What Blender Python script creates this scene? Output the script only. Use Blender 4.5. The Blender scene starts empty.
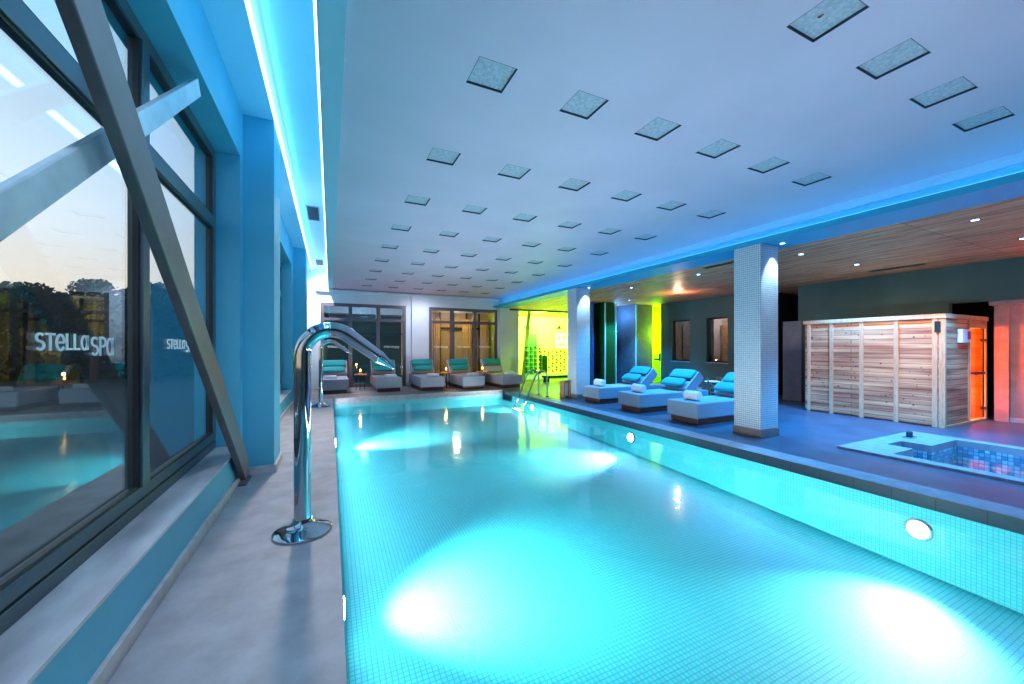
import bpy, bmesh, math, random
from mathutils import Vector, Matrix
random.seed(7)
PI = math.pi
SC = bpy.context.scene
COL = SC.collection

# ------------------------------------------------------------------ mesh builder
class MB:
    def __init__(self): self.v = []; self.f = []
    def _add(self, vs, fs):
        n = len(self.v); self.v += [tuple(p) for p in vs]
        self.f += [tuple(i + n for i in f) for f in fs]; return self
    def box(self, x0, x1, y0, y1, z0, z1, M=None):
        vs = [Vector((x, y, z)) for x in (x0, x1) for y in (y0, y1) for z in (z0, z1)]
        if M: vs = [M @ p for p in vs]
        return self._add(vs, [(0,1,3,2),(4,6,7,5),(0,4,5,1),(2,3,7,6),(0,2,6,4),(1,5,7,3)])
    def quad(self, *p): return self._add(p, [tuple(range(len(p)))])
    def bar(self, a, b, w, h, up=(0,0,1)):
        a, b = Vector(a), Vector(b); d = (b - a).normalized(); u = Vector(up)
        s = d.cross(u).normalized(); u = s.cross(d).normalized()
        vs = [p + s*sx*w/2 + u*su*h/2 for p in (a, b) for sx in (-1,1) for su in (-1,1)]
        return self._add(vs, [(0,1,3,2),(4,6,7,5),(0,4,5,1),(2,3,7,6),(0,2,6,4),(1,5,7,3)])
    def tube(self, pts, r, n=16, cap=True, flat=None):
        pts = [Vector(p) for p in pts]; rs = r if isinstance(r, (list, tuple)) else [r]*len(pts)
        t0 = (pts[1]-pts[0]).normalized()
        s = t0.cross(Vector((0,1,0)) if abs(t0.y) < .9 else Vector((1,0,0))).normalized()
        vs = []; fs = []
        for i, p in enumerate(pts):
            t = (pts[min(i+1, len(pts)-1)] - pts[max(i-1, 0)]).normalized()
            s = (s - t*s.dot(t)).normalized(); u = t.cross(s)
            fl = flat[i] if flat else 1
            for k in range(n):
                a = 2*PI*k/n; vs.append(p + s*math.cos(a)*rs[i]*fl + u*math.sin(a)*rs[i])
        for i in range(len(pts)-1):
            for k in range(n):
                a = i*n+k; b = i*n+(k+1) % n; fs.append((a, b, b+n, a+n))
        if cap: fs.append(tuple(range(n-1, -1, -1))); fs.append(tuple(range((len(pts)-1)*n, len(pts)*n)))
        return self._add(vs, fs)
    def lathe(self, prof, c=(0,0,0), n=24):
        vs = []; fs = []
        for r, z in prof:
            for k in range(n):
                a = 2*PI*k/n; vs.append((c[0]+r*math.cos(a), c[1]+r*math.sin(a), c[2]+z))
        for i in range(len(prof)-1):
            for k in range(n):
                a = i*n+k; b = i*n+(k+1) % n; fs.append((a, b, b+n, a+n))
        fs.append(tuple(range(n-1, -1, -1))); fs.append(tuple(range((len(prof)-1)*n, len(prof)*n)))
        return self._add(vs, fs)
    def prism(self, poly, z0, z1, M=None):
        n = len(poly); vs = [Vector((x, y, z0)) for x, y in poly] + [Vector((x, y, z1)) for x, y in poly]
        if M: vs = [M @ p for p in vs]
        return self._add(vs, [tuple(range(n-1, -1, -1)), tuple(range(n, 2*n))] + [(i, (i+1) % n, n+(i+1) % n, n+i) for i in range(n)])
    def pillow(self, c, sx, sy, sz, M=None, e=.45, n=24, m=14):
        def pw(v, q): return math.copysign(abs(v)**q, v)
        vs = []; fs = []
        for i in range(m+1):
            ph = -PI/2 + PI*i/m
            for k in range(n):
                th = 2*PI*k/n
                p = Vector((sx*pw(math.cos(ph), .7)*pw(math.cos(th), e), sy*pw(math.cos(ph), .7)*pw(math.sin(th), e), sz*pw(math.sin(ph), .8)))
                p = p + Vector(c); vs.append(M @ p if M else p)
        for i in range(m):
            for k in range(n):
                a = i*n+k; b = i*n+(k+1) % n; fs.append((a, b, b+n, a+n))
        return self._add(vs, fs)
    def build(self, name, mat, parent=None, bevel=0, seg=2, smooth=False, loc=None):
        me = bpy.data.meshes.new(name); me.from_pydata(self.v, [], self.f); me.update()
        bm = bmesh.new(); bm.from_mesh(me)
        bmesh.ops.remove_doubles(bm, verts=bm.verts, dist=1e-5)
        bmesh.ops.recalc_face_normals(bm, faces=bm.faces)
        if bevel: bmesh.ops.bevel(bm, geom=[e for e in bm.edges], offset=bevel, segments=seg, affect='EDGES', profile=.5, clamp_overlap=True)
        bm.to_mesh(me); bm.free()
        if smooth:
            me.polygons.foreach_set('use_smooth', [True]*len(me.polygons))
            try: me.set_sharp_from_angle(angle=math.radians(45 if smooth else 30))
            except Exception: pass
        me.materials.append(mat)
        o = bpy.data.objects.new(name, me); COL.objects.link(o)
        if parent: o.parent = parent
        if loc: o.location = loc
        return o

def empty(name, loc=(0,0,0), rz=0):
    o = bpy.data.objects.new(name, None); COL.objects.link(o)
    o.location = loc; o.rotation_euler = (0,0,rz); o.empty_display_size = .1; return o
def tag(o, label=None, cat=None, group=None, kind=None):
    if label: o['label'] = label
    if cat: o['category'] = cat
    if group: o['group'] = group
    if kind: o['kind'] = kind
    return o
def thing(name, label, cat, loc=(0,0,0), rz=0, group=None): return tag(empty(name, loc, rz), label, cat, group)
def struct(name, mb, m, label=None, **k): return tag(mb.build(name, m, **k), label=label, kind='structure')
def copy_tree(o, parent=None):
    c = o.copy(); COL.objects.link(c); c.parent = parent
    for ch in [x for x in SC.objects if x.parent == o]: copy_tree(ch, c)
    return c

# ------------------------------------------------------------------ materials
def mat(name, col, rough=.5, metal=0, var=0, scale=6, bump=0, bscale=40, spec=.5, col2=None, sheen=0, stretch=None):
    m = bpy.data.materials.new(name); m.use_nodes = True; nt = m.node_tree; N = nt.nodes; L = nt.links
    b = N['Principled BSDF']; b.inputs['Base Color'].default_value = (*col, 1)
    b.inputs['Roughness'].default_value = rough; b.inputs['Metallic'].default_value = metal
    b.inputs['Specular IOR Level'].default_value = spec
    tc = N.new('ShaderNodeTexCoord'); mp = N.new('ShaderNodeMapping'); L.new(tc.outputs['Object'], mp.inputs[0])
    if stretch: mp.inputs['Scale'].default_value = stretch
    if var or col2:
        n = N.new('ShaderNodeTexNoise'); n.inputs['Scale'].default_value = scale; n.inputs['Detail'].default_value = 6
        L.new(mp.outputs[0], n.inputs['Vector'])
        r = N.new('ShaderNodeValToRGB'); L.new(n.outputs['Fac'], r.inputs[0])
        c2 = col2 or tuple(min(1, x*(1+var)) for x in col); c1 = col if col2 else tuple(x*(1-var) for x in col)
        r.color_ramp.elements[0].position = .32; r.color_ramp.elements[1].position = .68
        r.color_ramp.elements[0].color = (*c1, 1); r.color_ramp.elements[1].color = (*c2, 1)
        L.new(r.outputs[0], b.inputs['Base Color'])
    if bump:
        n2 = N.new('ShaderNodeTexNoise'); n2.inputs['Scale'].default_value = bscale; n2.inputs['Detail'].default_value = 3
        L.new(mp.outputs[0], n2.inputs['Vector'])
        bp = N.new('ShaderNodeBump'); bp.inputs['Strength'].default_value = bump; bp.inputs['Distance'].default_value = .01
        L.new(n2.outputs['Fac'], bp.inputs['Height']); L.new(bp.outputs[0], b.inputs['Normal'])
    return m
def emit(name, col, s):
    m = bpy.data.materials.new(name); m.use_nodes = True; N = m.node_tree.nodes; N.clear()
    e = N.new('ShaderNodeEmission'); e.inputs[0].default_value = (*col, 1); e.inputs[1].default_value = s
    o = N.new('ShaderNodeOutputMaterial'); m.node_tree.links.new(e.outputs[0], o.inputs[0]); return m
def grid_mat(name, c1, c2, grout, size, rough=.25, axes='XY', gap=.08, bw=1, rh=1, off=0, bump=0, noise=0):
    m = bpy.data.materials.new(name); m.use_nodes = True; nt = m.node_tree; N = nt.nodes; L = nt.links
    b = N['Principled BSDF']; b.inputs['Roughness'].default_value = rough
    tc = N.new('ShaderNodeTexCoord'); sp = N.new('ShaderNodeSeparateXYZ'); cb = N.new('ShaderNodeCombineXYZ')
    L.new(tc.outputs['Object'], sp.inputs[0])
    if axes[0] == 'S':
        ad = N.new('ShaderNodeMath'); ad.operation = 'ADD'; L.new(sp.outputs['X'], ad.inputs[0]); L.new(sp.outputs['Y'], ad.inputs[1]); L.new(ad.outputs[0], cb.inputs['X'])
    else: L.new(sp.outputs[axes[0]], cb.inputs['X'])
    L.new(sp.outputs[axes[1]], cb.inputs['Y'])
    br = N.new('ShaderNodeTexBrick'); L.new(cb.outputs[0], br.inputs['Vector'])
    br.inputs['Scale'].default_value = 1; br.inputs['Brick Width'].default_value = size*bw; br.inputs['Row Height'].default_value = size*rh
    br.inputs['Mortar Size'].default_value = gap*size; br.inputs['Mortar Smooth'].default_value = .3; br.offset = off
    br.inputs['Color1'].default_value = (*c1, 1); br.inputs['Color2'].default_value = (*c2, 1); br.inputs['Mortar'].default_value = (*grout, 1)
    out = br.outputs['Color']
    if noise:
        n = N.new('ShaderNodeTexNoise'); n.inputs['Scale'].default_value = noise; n.inputs['Detail'].default_value = 8
        mp = N.new('ShaderNodeMapping'); L.new(cb.outputs[0], mp.inputs[0]); L.new(mp.outputs[0], n.inputs['Vector'])
        mp.inputs['Scale'].default_value = (1, .06, 1) if rh > bw else ((.06, 1, 1) if bw > rh else (1, 1, 1))
        mx = N.new('ShaderNodeMix'); mx.data_type = 'RGBA'; mx.blend_type = 'OVERLAY'; mx.inputs[0].default_value = .8
        mr = N.new('ShaderNodeMapRange'); mr.inputs[1].default_value = .33; mr.inputs[2].default_value = .67; L.new(n.outputs['Fac'], mr.inputs[0])
        L.new(out, mx.inputs[6]); L.new(mr.outputs[0], mx.inputs[7]); out = mx.outputs[2]
    L.new(out, b.inputs['Base Color'])
    if bump:
        bp = N.new('ShaderNodeBump'); bp.inputs['Strength'].default_value = bump; bp.inputs['Distance'].default_value = .01
        inv = N.new('ShaderNodeMath'); inv.operation = 'SUBTRACT'; inv.inputs[0].default_value = 1
        L.new(br.outputs['Fac'], inv.inputs[1]); L.new(inv.outputs[0], bp.inputs['Height']); L.new(bp.outputs[0], b.inputs['Normal'])
    return m
def glass(name, tint, ior=1.45, base=0.0, bump=0, scale=3, rough=0.0, gcol=(1,1,1)):
    m = bpy.data.materials.new(name); m.use_nodes = True; nt = m.node_tree; N = nt.nodes; L = nt.links; N.clear()
    t = N.new('ShaderNodeBsdfTransparent'); t.inputs[0].default_value = (*tint, 1)
    g = N.new('ShaderNodeBsdfGlossy'); g.inputs['Roughness'].default_value = rough; g.inputs['Color'].default_value = (*gcol, 1)
    fr = N.new('ShaderNodeFresnel'); geo = N.new('ShaderNodeNewGeometry')   # thin sheet: same reflectance from either side
    mi = N.new('ShaderNodeMix'); mi.data_type = 'FLOAT'; mi.inputs[2].default_value = ior; mi.inputs[3].default_value = 1/ior
    L.new(geo.outputs['Backfacing'], mi.inputs[0]); L.new(mi.outputs[0], fr.inputs[0])
    mx = N.new('ShaderNodeMixShader'); o = N.new('ShaderNodeOutputMaterial')
    if base:
        a = N.new('ShaderNodeMath'); a.operation = 'ADD'; a.use_clamp = True; a.inputs[1].default_value = base
        L.new(fr.outputs[0], a.inputs[0]); L.new(a.outputs[0], mx.inputs[0])
    else: L.new(fr.outputs[0], mx.inputs[0])
    L.new(t.outputs[0], mx.inputs[1]); L.new(g.outputs[0], mx.inputs[2]); L.new(mx.outputs[0], o.inputs[0])
    if bump:
        tc = N.new('ShaderNodeTexCoord'); n = N.new('ShaderNodeTexNoise'); n.inputs['Scale'].default_value = scale; n.inputs['Detail'].default_value = 2
        bp = N.new('ShaderNodeBump'); bp.inputs['Strength'].default_value = bump; bp.inputs['Distance'].default_value = .02
        L.new(tc.outputs['Object'], n.inputs['Vector']); L.new(n.outputs['Fac'], bp.inputs['Height'])
        L.new(bp.outputs[0], g.inputs['Normal'])
    return m

M = {}
M['wall_l'] = mat('painted plaster pale blue', (.09,.42,.60), .45, var=.04, scale=3, bump=.05, bscale=60)
M['white'] = mat('white plaster', (.80,.80,.84), .5, var=.03, scale=2)
M['ceil'] = mat('ceiling plaster', (.80,.58,.70), .55, var=.05, scale=1.2, bump=.06, bscale=30)
M['cove'] = mat('cove plaster', (.45,.66,.80), .35, var=.03, scale=2)
M['panel'] = mat('mineral fibre panel', (.58,.53,.60), .8, var=.2, scale=45, bump=.3, bscale=120)
M['rust'] = mat('rust stain', (.28,.06,.02), .8, var=.5, scale=60)
M['shadowgap'] = mat('dark shadow gap metal', (.03,.045,.07), .6)
M['beam'] = mat('textured plaster beam', (.40,.70,.88), .45, bump=1, bscale=22, stretch=(1,.7,2))
M['beam2'] = mat('beam edge board', (.02,.40,.66), .5)
M['wood_ceiling'] = grid_mat('plank ceiling', (.98,.42,.21), (.62,.24,.12), (.22,.08,.04), .075, .5, 'XY', gap=.06, bw=1, rh=30, off=.37, noise=34)
M['stone'] = mat('pale limestone deck', (.37,.37,.40), .55, var=.16, scale=5, bump=.15, bscale=25)
M['sill'] = mat('worn stone sill', (.58,.54,.56), .45, var=.4, scale=4, bump=.15, bscale=20, stretch=(1,.35,1))
M['skirt'] = mat('stone skirting', (.50,.48,.50), .5, var=.15, scale=10)
M['coping'] = mat('pale stone coping', (.32,.30,.34), .5, var=.15, scale=10)
M['slate'] = grid_mat('dark wall tile', (.055,.075,.10), (.045,.06,.085), (.03,.035,.05), .3, .35, 'YZ', gap=.02)
M['deck_r'] = mat('slate blue floor', (.05,.08,.13), .38, var=.25, scale=2.5, bump=.1, bscale=20)
M['deck_f'] = grid_mat('far deck boards', (.30,.235,.21), (.22,.175,.165), (.08,.06,.06), .14, .5, 'XY', gap=.04, bw=8, rh=1, off=.4, noise=14)
M['deck_edge'] = mat('pale timber edge', (.55,.45,.42), .5, var=.15, scale=10)
tl = ((.035,.50,.57), (.025,.45,.52), (.005,.27,.33))
M['pool_f'] = grid_mat('mosaic pool floor', *tl, .034, .7, 'XY', gap=.1)
M['pool_r'] = grid_mat('mosaic pool side', (.04,.60,.63), (.03,.54,.58), (.01,.38,.42), .03, .6, 'YZ', gap=.1)
M['pool_e'] = grid_mat('mosaic pool end', (.04,.60,.63), (.03,.54,.58), (.01,.38,.42), .03, .6, 'XZ', gap=.1)
M['spa_m'] = grid_mat('spa mosaic floor', (.06,.28,.42), (.25,.55,.65), (.03,.12,.2), .05, .3, 'XY', gap=.08)
M['spa_s'] = grid_mat('spa mosaic side', (.55,.75,.8), (.05,.2,.35), (.05,.15,.25), .05, .3, 'YZ', gap=.08)
M['spa_e'] = grid_mat('spa mosaic end', (.55,.75,.8), (.05,.2,.35), (.05,.15,.25), .05, .3, 'XZ', gap=.08)
M['water'] = glass('pool water', (.80,.97,.99), 1.33, bump=.35, scale=2.2, rough=.10, gcol=(.75,.85,.9))
M['col'] = grid_mat('mosaic column', (.72,.80,.84), (.60,.70,.76), (.30,.38,.46), .032, .4, 'SZ', gap=.14, bump=.3)
M['colb'] = mat('column stone foot', (.22,.17,.16), .5, var=.15, scale=10)
M['dark'] = mat('dark grey wall', (.055,.11,.10), .6, var=.10, scale=1.5)
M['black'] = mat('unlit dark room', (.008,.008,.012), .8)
M['greyp'] = mat('grey panel', (.16,.16,.19), .6, var=.1)
M['alu'] = mat('dark aluminium frame', (.05,.085,.11), .32, metal=.3)
M['alu2'] = mat('taupe aluminium frame', (.16,.13,.15), .4, metal=.3)
M['gasket'] = mat('black gasket', (.006,.009,.012), .5)
M['steel'] = mat('painted steel brace', (.17,.125,.13), .38, metal=.2, var=.08, scale=8)
M['steel2'] = mat('light steel brace', (.50,.56,.62), .28, metal=.35, var=.12, scale=9)
M['chrome'] = mat('polished chrome', (.50,.53,.57), .05, metal=1)
M['glass'] = glass('window glass', (.85,.92,.95), 1.6, base=.03, gcol=(.72,.95,1))
M['glass2'] = glass('door glass', (.75,.8,.82), 1.5, base=.03)
M['seat'] = mat('grey woven upholstery', (.36,.37,.42), .8, var=.12, scale=90, bump=.35, bscale=220)
M['seat_b'] = mat('blue grey upholstery', (.26,.36,.46), .8, var=.12, scale=90, bump=.35, bscale=220)
M['piping'] = mat('pale piping', (.62,.62,.66), .7)
M['plinth'] = mat('dark brown plinth', (.11,.045,.03), .45, var=.2, scale=14)
M['teal'] = mat('teal cushion fabric', (.0,.29,.30), .65, var=.08, scale=40, bump=.15, bscale=160)
M['towel'] = mat('white terry towel', (.86,.87,.90), .9, var=.05, scale=60, bump=.6, bscale=150)
M['pine'] = grid_mat('pine planks horizontal Y', (.66,.31,.17), (.54,.24,.13), (.18,.07,.04), .088, .6, 'YZ', gap=.06, bw=22, rh=1, off=.35, noise=9, bump=.5)
M['pine_e'] = grid_mat('pine planks horizontal X', (.66,.31,.17), (.54,.24,.13), (.18,.07,.04), .088, .6, 'XZ', gap=.06, bw=22, rh=1, off=.35, noise=9, bump=.5)
M['pine_t'] = mat('pine batten', (.60,.33,.19), .55, col2=(.74,.45,.28), scale=7, stretch=(6,6,1))
M['knot'] = mat('wood knots', (.09,.03,.015), .6)
M['whitep'] = mat('white plastic', (.82,.82,.86), .35)
M['purple'] = mat('purple display', (.12,.05,.2), .2)
M['red'] = mat('salmon plaster wall', (.50,.28,.26), .6, var=.15, scale=7, bump=.1)
M['green'] = mat('lime painted wall', (.55,.80,.12), .5, var=.04)
M['green_d'] = mat('dark green panel', (.005,.09,.015), .45, var=.1)
M['blue_d'] = mat('deep blue tile', (.01,.10,.34), .35, var=.15, scale=5)
M['edge'] = mat('pale green glass edge', (.35,.85,.70), .15)  # bright opaque tint stands in for light glowing in the glass edges
M['lettering'] = mat('white vinyl lettering', (.92,.92,.95), .5)
M['woodt'] = mat('honey wood', (.42,.22,.10), .5, var=.25, scale=9)
M['wicker'] = grid_mat('wicker', (.40,.22,.13), (.26,.14,.09), (.05,.03,.02), .05, .7, 'SZ', gap=.15, off=.5, bump=1)
M['amber'] = mat('amber curtain', (.62,.45,.25), .8, var=.15, scale=8, stretch=(12,1,.3))
M['curtain'] = mat('grey brown curtain', (.40,.33,.30), .8, var=.2, scale=6, stretch=(1,12,.3))
M['grille'] = mat('vent grille metal', (.42,.42,.52), .4, metal=.4)
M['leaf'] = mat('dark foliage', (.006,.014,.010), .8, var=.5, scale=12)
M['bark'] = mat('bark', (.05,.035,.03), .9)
M['ground'] = mat('outside paving', (.012,.016,.02), .8, var=.2)
M['led'] = emit('white cyan LED', (.40,.80,1), 4)
M['led_b'] = emit('cyan LED', (.05,.55,1), 2.0)
M['lens_b'] = emit('blue white lamp lens', (.25,.5,1), 14)
M['lens_w'] = emit('warm lamp lens', (1,.72,.4), 8)
M['lens_p'] = emit('pool lamp lens', (.85,1,1), 35)
M['flame'] = emit('candle flame', (1,.38,.08), 22)
M['tub'] = mat('amber glass jar', (.6,.22,.05), .2)
M['win_glow'] = emit('lit window beyond', (1,.95,.85), 2.0)

# ------------------------------------------------------------------ lights
def light(kind, name, loc, energy, col, aim=None, **k):
    d = bpy.data.lights.new(name, kind); d.energy = energy; d.color = col
    for a, b in k.items(): setattr(d, a, b)
    o = bpy.data.objects.new(name, d); COL.objects.link(o); o.location = loc
    if aim is not None: o.rotation_euler = (Vector(aim)-Vector(loc)).to_track_quat('-Z', 'Y').to_euler()
    return o
def spot(name, loc, aim, energy, col, size=70, blend=.6, r=.04):
    return light('SPOT', name, loc, energy, col, aim, spot_size=math.radians(size), spot_blend=blend, shadow_soft_size=r)
def area(name, loc, aim, energy, col, sx, sy):
    o = light('AREA', name, loc, energy, col, aim, shape='RECTANGLE', size=sx, size_y=sy); return o
def strip(name, loc, dirv, energy, col, w, length):
    """long area light running along world Y, facing dirv (in the XZ plane)"""
    d = bpy.data.lights.new(name, 'AREA'); d.shape = 'RECTANGLE'; d.size = w; d.size_y = length; d.energy = energy; d.color = col
    o = bpy.data.objects.new(name, d); COL.objects.link(o)
    z = -Vector(dirv).normalized(); y = Vector((0,1,0)); x = y.cross(z).normalized()
    o.matrix_world = Matrix.Translation(loc) @ Matrix((x, y, z)).transposed().to_4x4(); return o

# ------------------------------------------------------------------ levels (metres)
ZC = 3.25      # main ceiling
ZW = 2.88      # timber ceiling over the lounge side
ZK = 3.85      # light cove ceiling
YB = -3.0      # wall behind the camera
YF = 13.9      # far glazed wall
WZ = -.12      # water level
YP = 11.1      # far pool edge

# ------------------------------------------------------------------ floors
struct('floor', MB().box(-.95,.06,YB,11.15,-.3,0), M['stone'])
struct('floor', MB().box(-.95,6.9,YP,YF+.05,-.3,0), M['deck_f'])
struct('trim_1', MB().box(.06,4.9,YP-.015,YP+.02,-.14,.004), M['deck_edge'], label='pale edge board between the far deck and the pool')
# right floor around the spa opening
SPA = [(6.30,-2.0),(6.30,2.30),(6.84,2.30),(6.84,2.56),(7.26,2.56),(7.26,2.26),(8.06,2.26),(8.06,-2.0)]
fr = MB()
for a in ((5.2,6.12,YB,10.5),(6.12,8.25,2.8,10.5),(8.25,13.2,YB,10.5),(6.12,8.25,YB,-2.2),(4.9,5.2,10.4,10.5)): fr.box(a[0],a[1],a[2],a[3],-.3,0)
fr.box(6.9,13.2,10.5,17.3,-.3,0); fr.box(4.9,6.9,10.5,YP+.02,-.3,-.001)
struct('floor', fr, M['deck_r'])
struct('trim_2', MB().box(4.902,5.2,YB,10.5,-.05,.004), M['coping'], label='pale stone coping along the right pool edge')
# ------------------------------------------------------------------ pool
def pf(y):  # pool floor height: apparent depth, the slope stands in for refraction by the water
    P = [(-3,-.90),(1,-.74),(3.9,-.60),(7.2,-.50),(YP,-.46)]
    for (a, za), (b, zb) in zip(P, P[1:]):
        if y <= b: return za+(zb-za)*(y-a)/(b-a)
    return P[-1][1]
ys = [-3,1,3.9,7.2,YP]
b = MB()
for a, c in zip(ys, ys[1:]): b.quad((.06,a,pf(a)),(4.9,a,pf(a)),(4.9,c,pf(c)),(.06,c,pf(c)))
struct('floor', b, M['pool_f'], label='turquoise mosaic floor of the pool')
b = MB()
for a, c in zip(ys, ys[1:]): b.quad((4.9,a,pf(a)),(4.9,c,pf(c)),(4.9,c,-.115),(4.9,a,-.115))
struct('trim_3', b, M['pool_r'], label='turquoise mosaic side of the pool below the water')
struct('trim_4', MB().quad((4.899,YB,-.118),(4.899,YP,-.118),(4.899,YP,0),(4.899,YB,0)), M['slate'], label='dark tile band above the water line')
b = MB()
for a, c in zip(ys, ys[1:]): b.quad((.062,a,pf(a)),(.062,a,-.001),(.062,c,-.001),(.062,c,pf(c)))
struct('trim_5', b, M['pool_r'])
struct('trim_6', MB().quad((.06,YP-.001,pf(YP)),(4.9,YP-.001,pf(YP)),(4.9,YP-.001,-.12),(.06,YP-.001,-.12)), M['pool_e'])
struct('trim_7', MB().quad((.06,YB+.01,-.9),(4.9,YB+.01,-.9),(4.9,YB+.01,0),(.06,YB+.01,0)), M['pool_e'])
o = MB().quad((.06,YB,WZ),(4.9,YB,WZ),(4.9,YP,WZ),(.06,YP,WZ)).build('pool_water', M['water'])
tag(o, 'clear turquoise water filling the long swimming pool', 'water', kind='stuff')

# ------------------------------------------------------------------ spa basin
cp = MB()
cp.box(6.12,6.30,-2.2,2.8,-.06,.03); cp.box(8.06,8.25,-2.2,2.8,-.06,.03); cp.box(6.30,8.06,-2.2,-2.0,-.06,.03)
cp.box(6.30,6.84,2.30,2.8,-.06,.03); cp.box(6.84,7.26,2.56,2.8,-.06,.03); cp.box(7.26,8.06,2.26,2.8,-.06,.03)
spa = thing('spa_pool', 'small sunken whirlpool with pale stone surround in front of the sauna', 'hot tub', (0,0,0))
cp.build('coping', M['coping'], spa)
b = MB(); b.quad(*[(x,y,-.62) for x, y in SPA]); b.build('basin_floor', M['spa_m'], spa)
b = MB(); b2 = MB()
for (x0,y0),(x1,y1) in zip(SPA, SPA[1:]+SPA[:1]):
    MB().quad((x0,y0,-.62),(x1,y1,-.62),(x1,y1,-.061),(x0,y0,-.061)).build('mosaic_side', M['spa_s'] if abs(x0-x1) < .01 else M['spa_e'], spa)
MB().box(6.31,6.83,1.5,2.29,-.61,-.32).box(6.85,7.25,2.27,2.55,-.61,-.2).build('step', M['spa_m'], spa)
MB().box(7.6,8.05,-1.9,2.2,-.61,-.34).box(6.9,7.6,-.3,.9,-.61,-.4).build('bench', M['spa_m'], spa)
tag(MB().quad(*[(x,y,-.10) for x, y in SPA]).build('spa_water', M['water']), 'clear blue water in the small whirlpool', 'water', kind='stuff')
h = thing('control_stand', 'small dark metal control knob on the whirlpool surround', 'control', (7.62,2.6,.03))
MB().box(-.09,.09,-.05,.05,0,.02).build('base', M['chrome'], h)
MB().lathe([(.035,.02),(.035,.09),(.02,.1)]).build('knob', M['alu'], h, smooth=True)

# ------------------------------------------------------------------ main ceiling with recessed panels
CX = [1.02+.783*i for i in range(6)]; CY = [2.504+1.27*n for n in range(-1, 9)]; HS = .14
def hole(xa, xb, ya, yb):
    cx, cy = (xa+xb)/2, (ya+yb)/2
    return any(abs(cx-x) < .05 for x in CX) and any(abs(cy-y) < .05 for y in CY) and not (cy < 1.6 and cx < 2.2)
xs = sorted([.08, 6.07]+[x+s*HS for x in CX for s in (-1,1)]); yy = sorted([YB, YF]+[y+s*HS for y in CY for s in (-1,1)])
b = MB()
for xa, xb in zip(xs, xs[1:]):
    for ya, yb in zip(yy, yy[1:]):
        if not hole(xa, xb, ya, yb): b.quad((xa,ya,ZC),(xb,ya,ZC),(xb,yb,ZC),(xa,yb,ZC))
struct('ceiling', b, M['ceil'])
ORD = ['first','second','third','fourth','fifth','sixth','seventh','eighth','ninth','tenth']
proto = thing('recessed_panel', 'x', 'ceiling panel', (0,0,ZC), 0, 'square recessed ceiling panels')
g = MB(); t = .012
t = .004; g.box(-HS,-HS+t,-HS,HS,0.0,.075).box(HS-t,HS,-HS,HS,0.0,.075).box(-HS+t,HS-t,-HS,-HS+t,0.0,.075).box(-HS+t,HS-t,HS-t,HS,0.0,.075).box(-HS,HS,-HS,HS,.075,.08)
g.build('shadow_gap_frame', M['shadowgap'], proto)
MB().box(-.134,.134,-.134,.134,.016,.05).build('panel', M['panel'], proto)
first = True
for n, y in enumerate(CY):
    for i, x in enumerate(CX):
        if n == 0 and i < 2: continue
        o = proto if first else copy_tree(proto); first = False; o.name = 'recessed_panel'; o['kind'] = 'thing'
        o.location = (x, y, ZC)
        edge = ['next to the light cove', 'second from the light cove', 'third from the light cove', 'third from the timber side', 'second from the timber side', 'next to the timber side'][i]
        where = 'in the row nearest the camera' if n == 0 else ('in the farthest row' if n == 9 else f'{ORD[n]} row from camera')
        o['label'] = f'grey recessed panel {edge}, {where}'
        if n == 0 and i == 2:
            o['label'] = 'grey recessed ceiling panel with a small rust stain at the photo top'
            b = MB(); b.prism([(.011*math.cos(a)*(1+.3*math.sin(3*a)), .016*math.sin(a)) for a in [k*PI/7 for k in range(14)]], -.0012, .0005)
            stain = (b, o)
stain[0].build('rust_stain', M['rust'], stain[1], loc=(-.02,.02,.0158))
# ceiling lip, cove and beam over the windows
struct('trim_8', MB().box(-.07,.08,YB,YF,ZC-.03,ZC+.14).box(.08,.11,YB,YF,ZC+.001,ZK), M['cove'], label='lip of the ceiling beside the light cove')
struct('ceiling', MB().box(-.95,.11,YB,YF,ZK,ZK+.05), M['cove'])
struct('trim_9', MB().box(-.95,-.55,YB,YF,3.79,ZK), M['cove'], label='flat beam above the window wall')
for nm, x0, x1, z0, z1, mm, lab in (('led_strip',-.085,-.071,ZC-.02,ZC+.03,'led','thin glowing white light strip along the ceiling lip'),
                                    ('led_strip',-.548,-.530,3.80,3.842,'led','thin glowing white light strip along the beam above the windows')):
    tag(MB().box(x0,x1,YB+.1,YF-.15,z0,z1).build(nm, M[mm]), lab, 'light strip')
for k, (y, lab) in enumerate(((8.1,'square metal vent grille in the light cove, nearer one'),(12.7,'square metal vent grille in the light cove near the far wall'))):
    v = thing('vent_grille', lab, 'vent', (-.29,y,ZK-.012), 0, 'vent grilles in the light cove')
    MB().box(-.11,.11,-.42,.42,0,.010).build('frame', M['grille'], v)
    s = MB()
    for j in range(13): s.box(-.09,.09,-.39+j*.06,-.36+j*.06,-.008,-.0005)
    s.build('louvre_pattern', M['shadowgap'], v)

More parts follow.
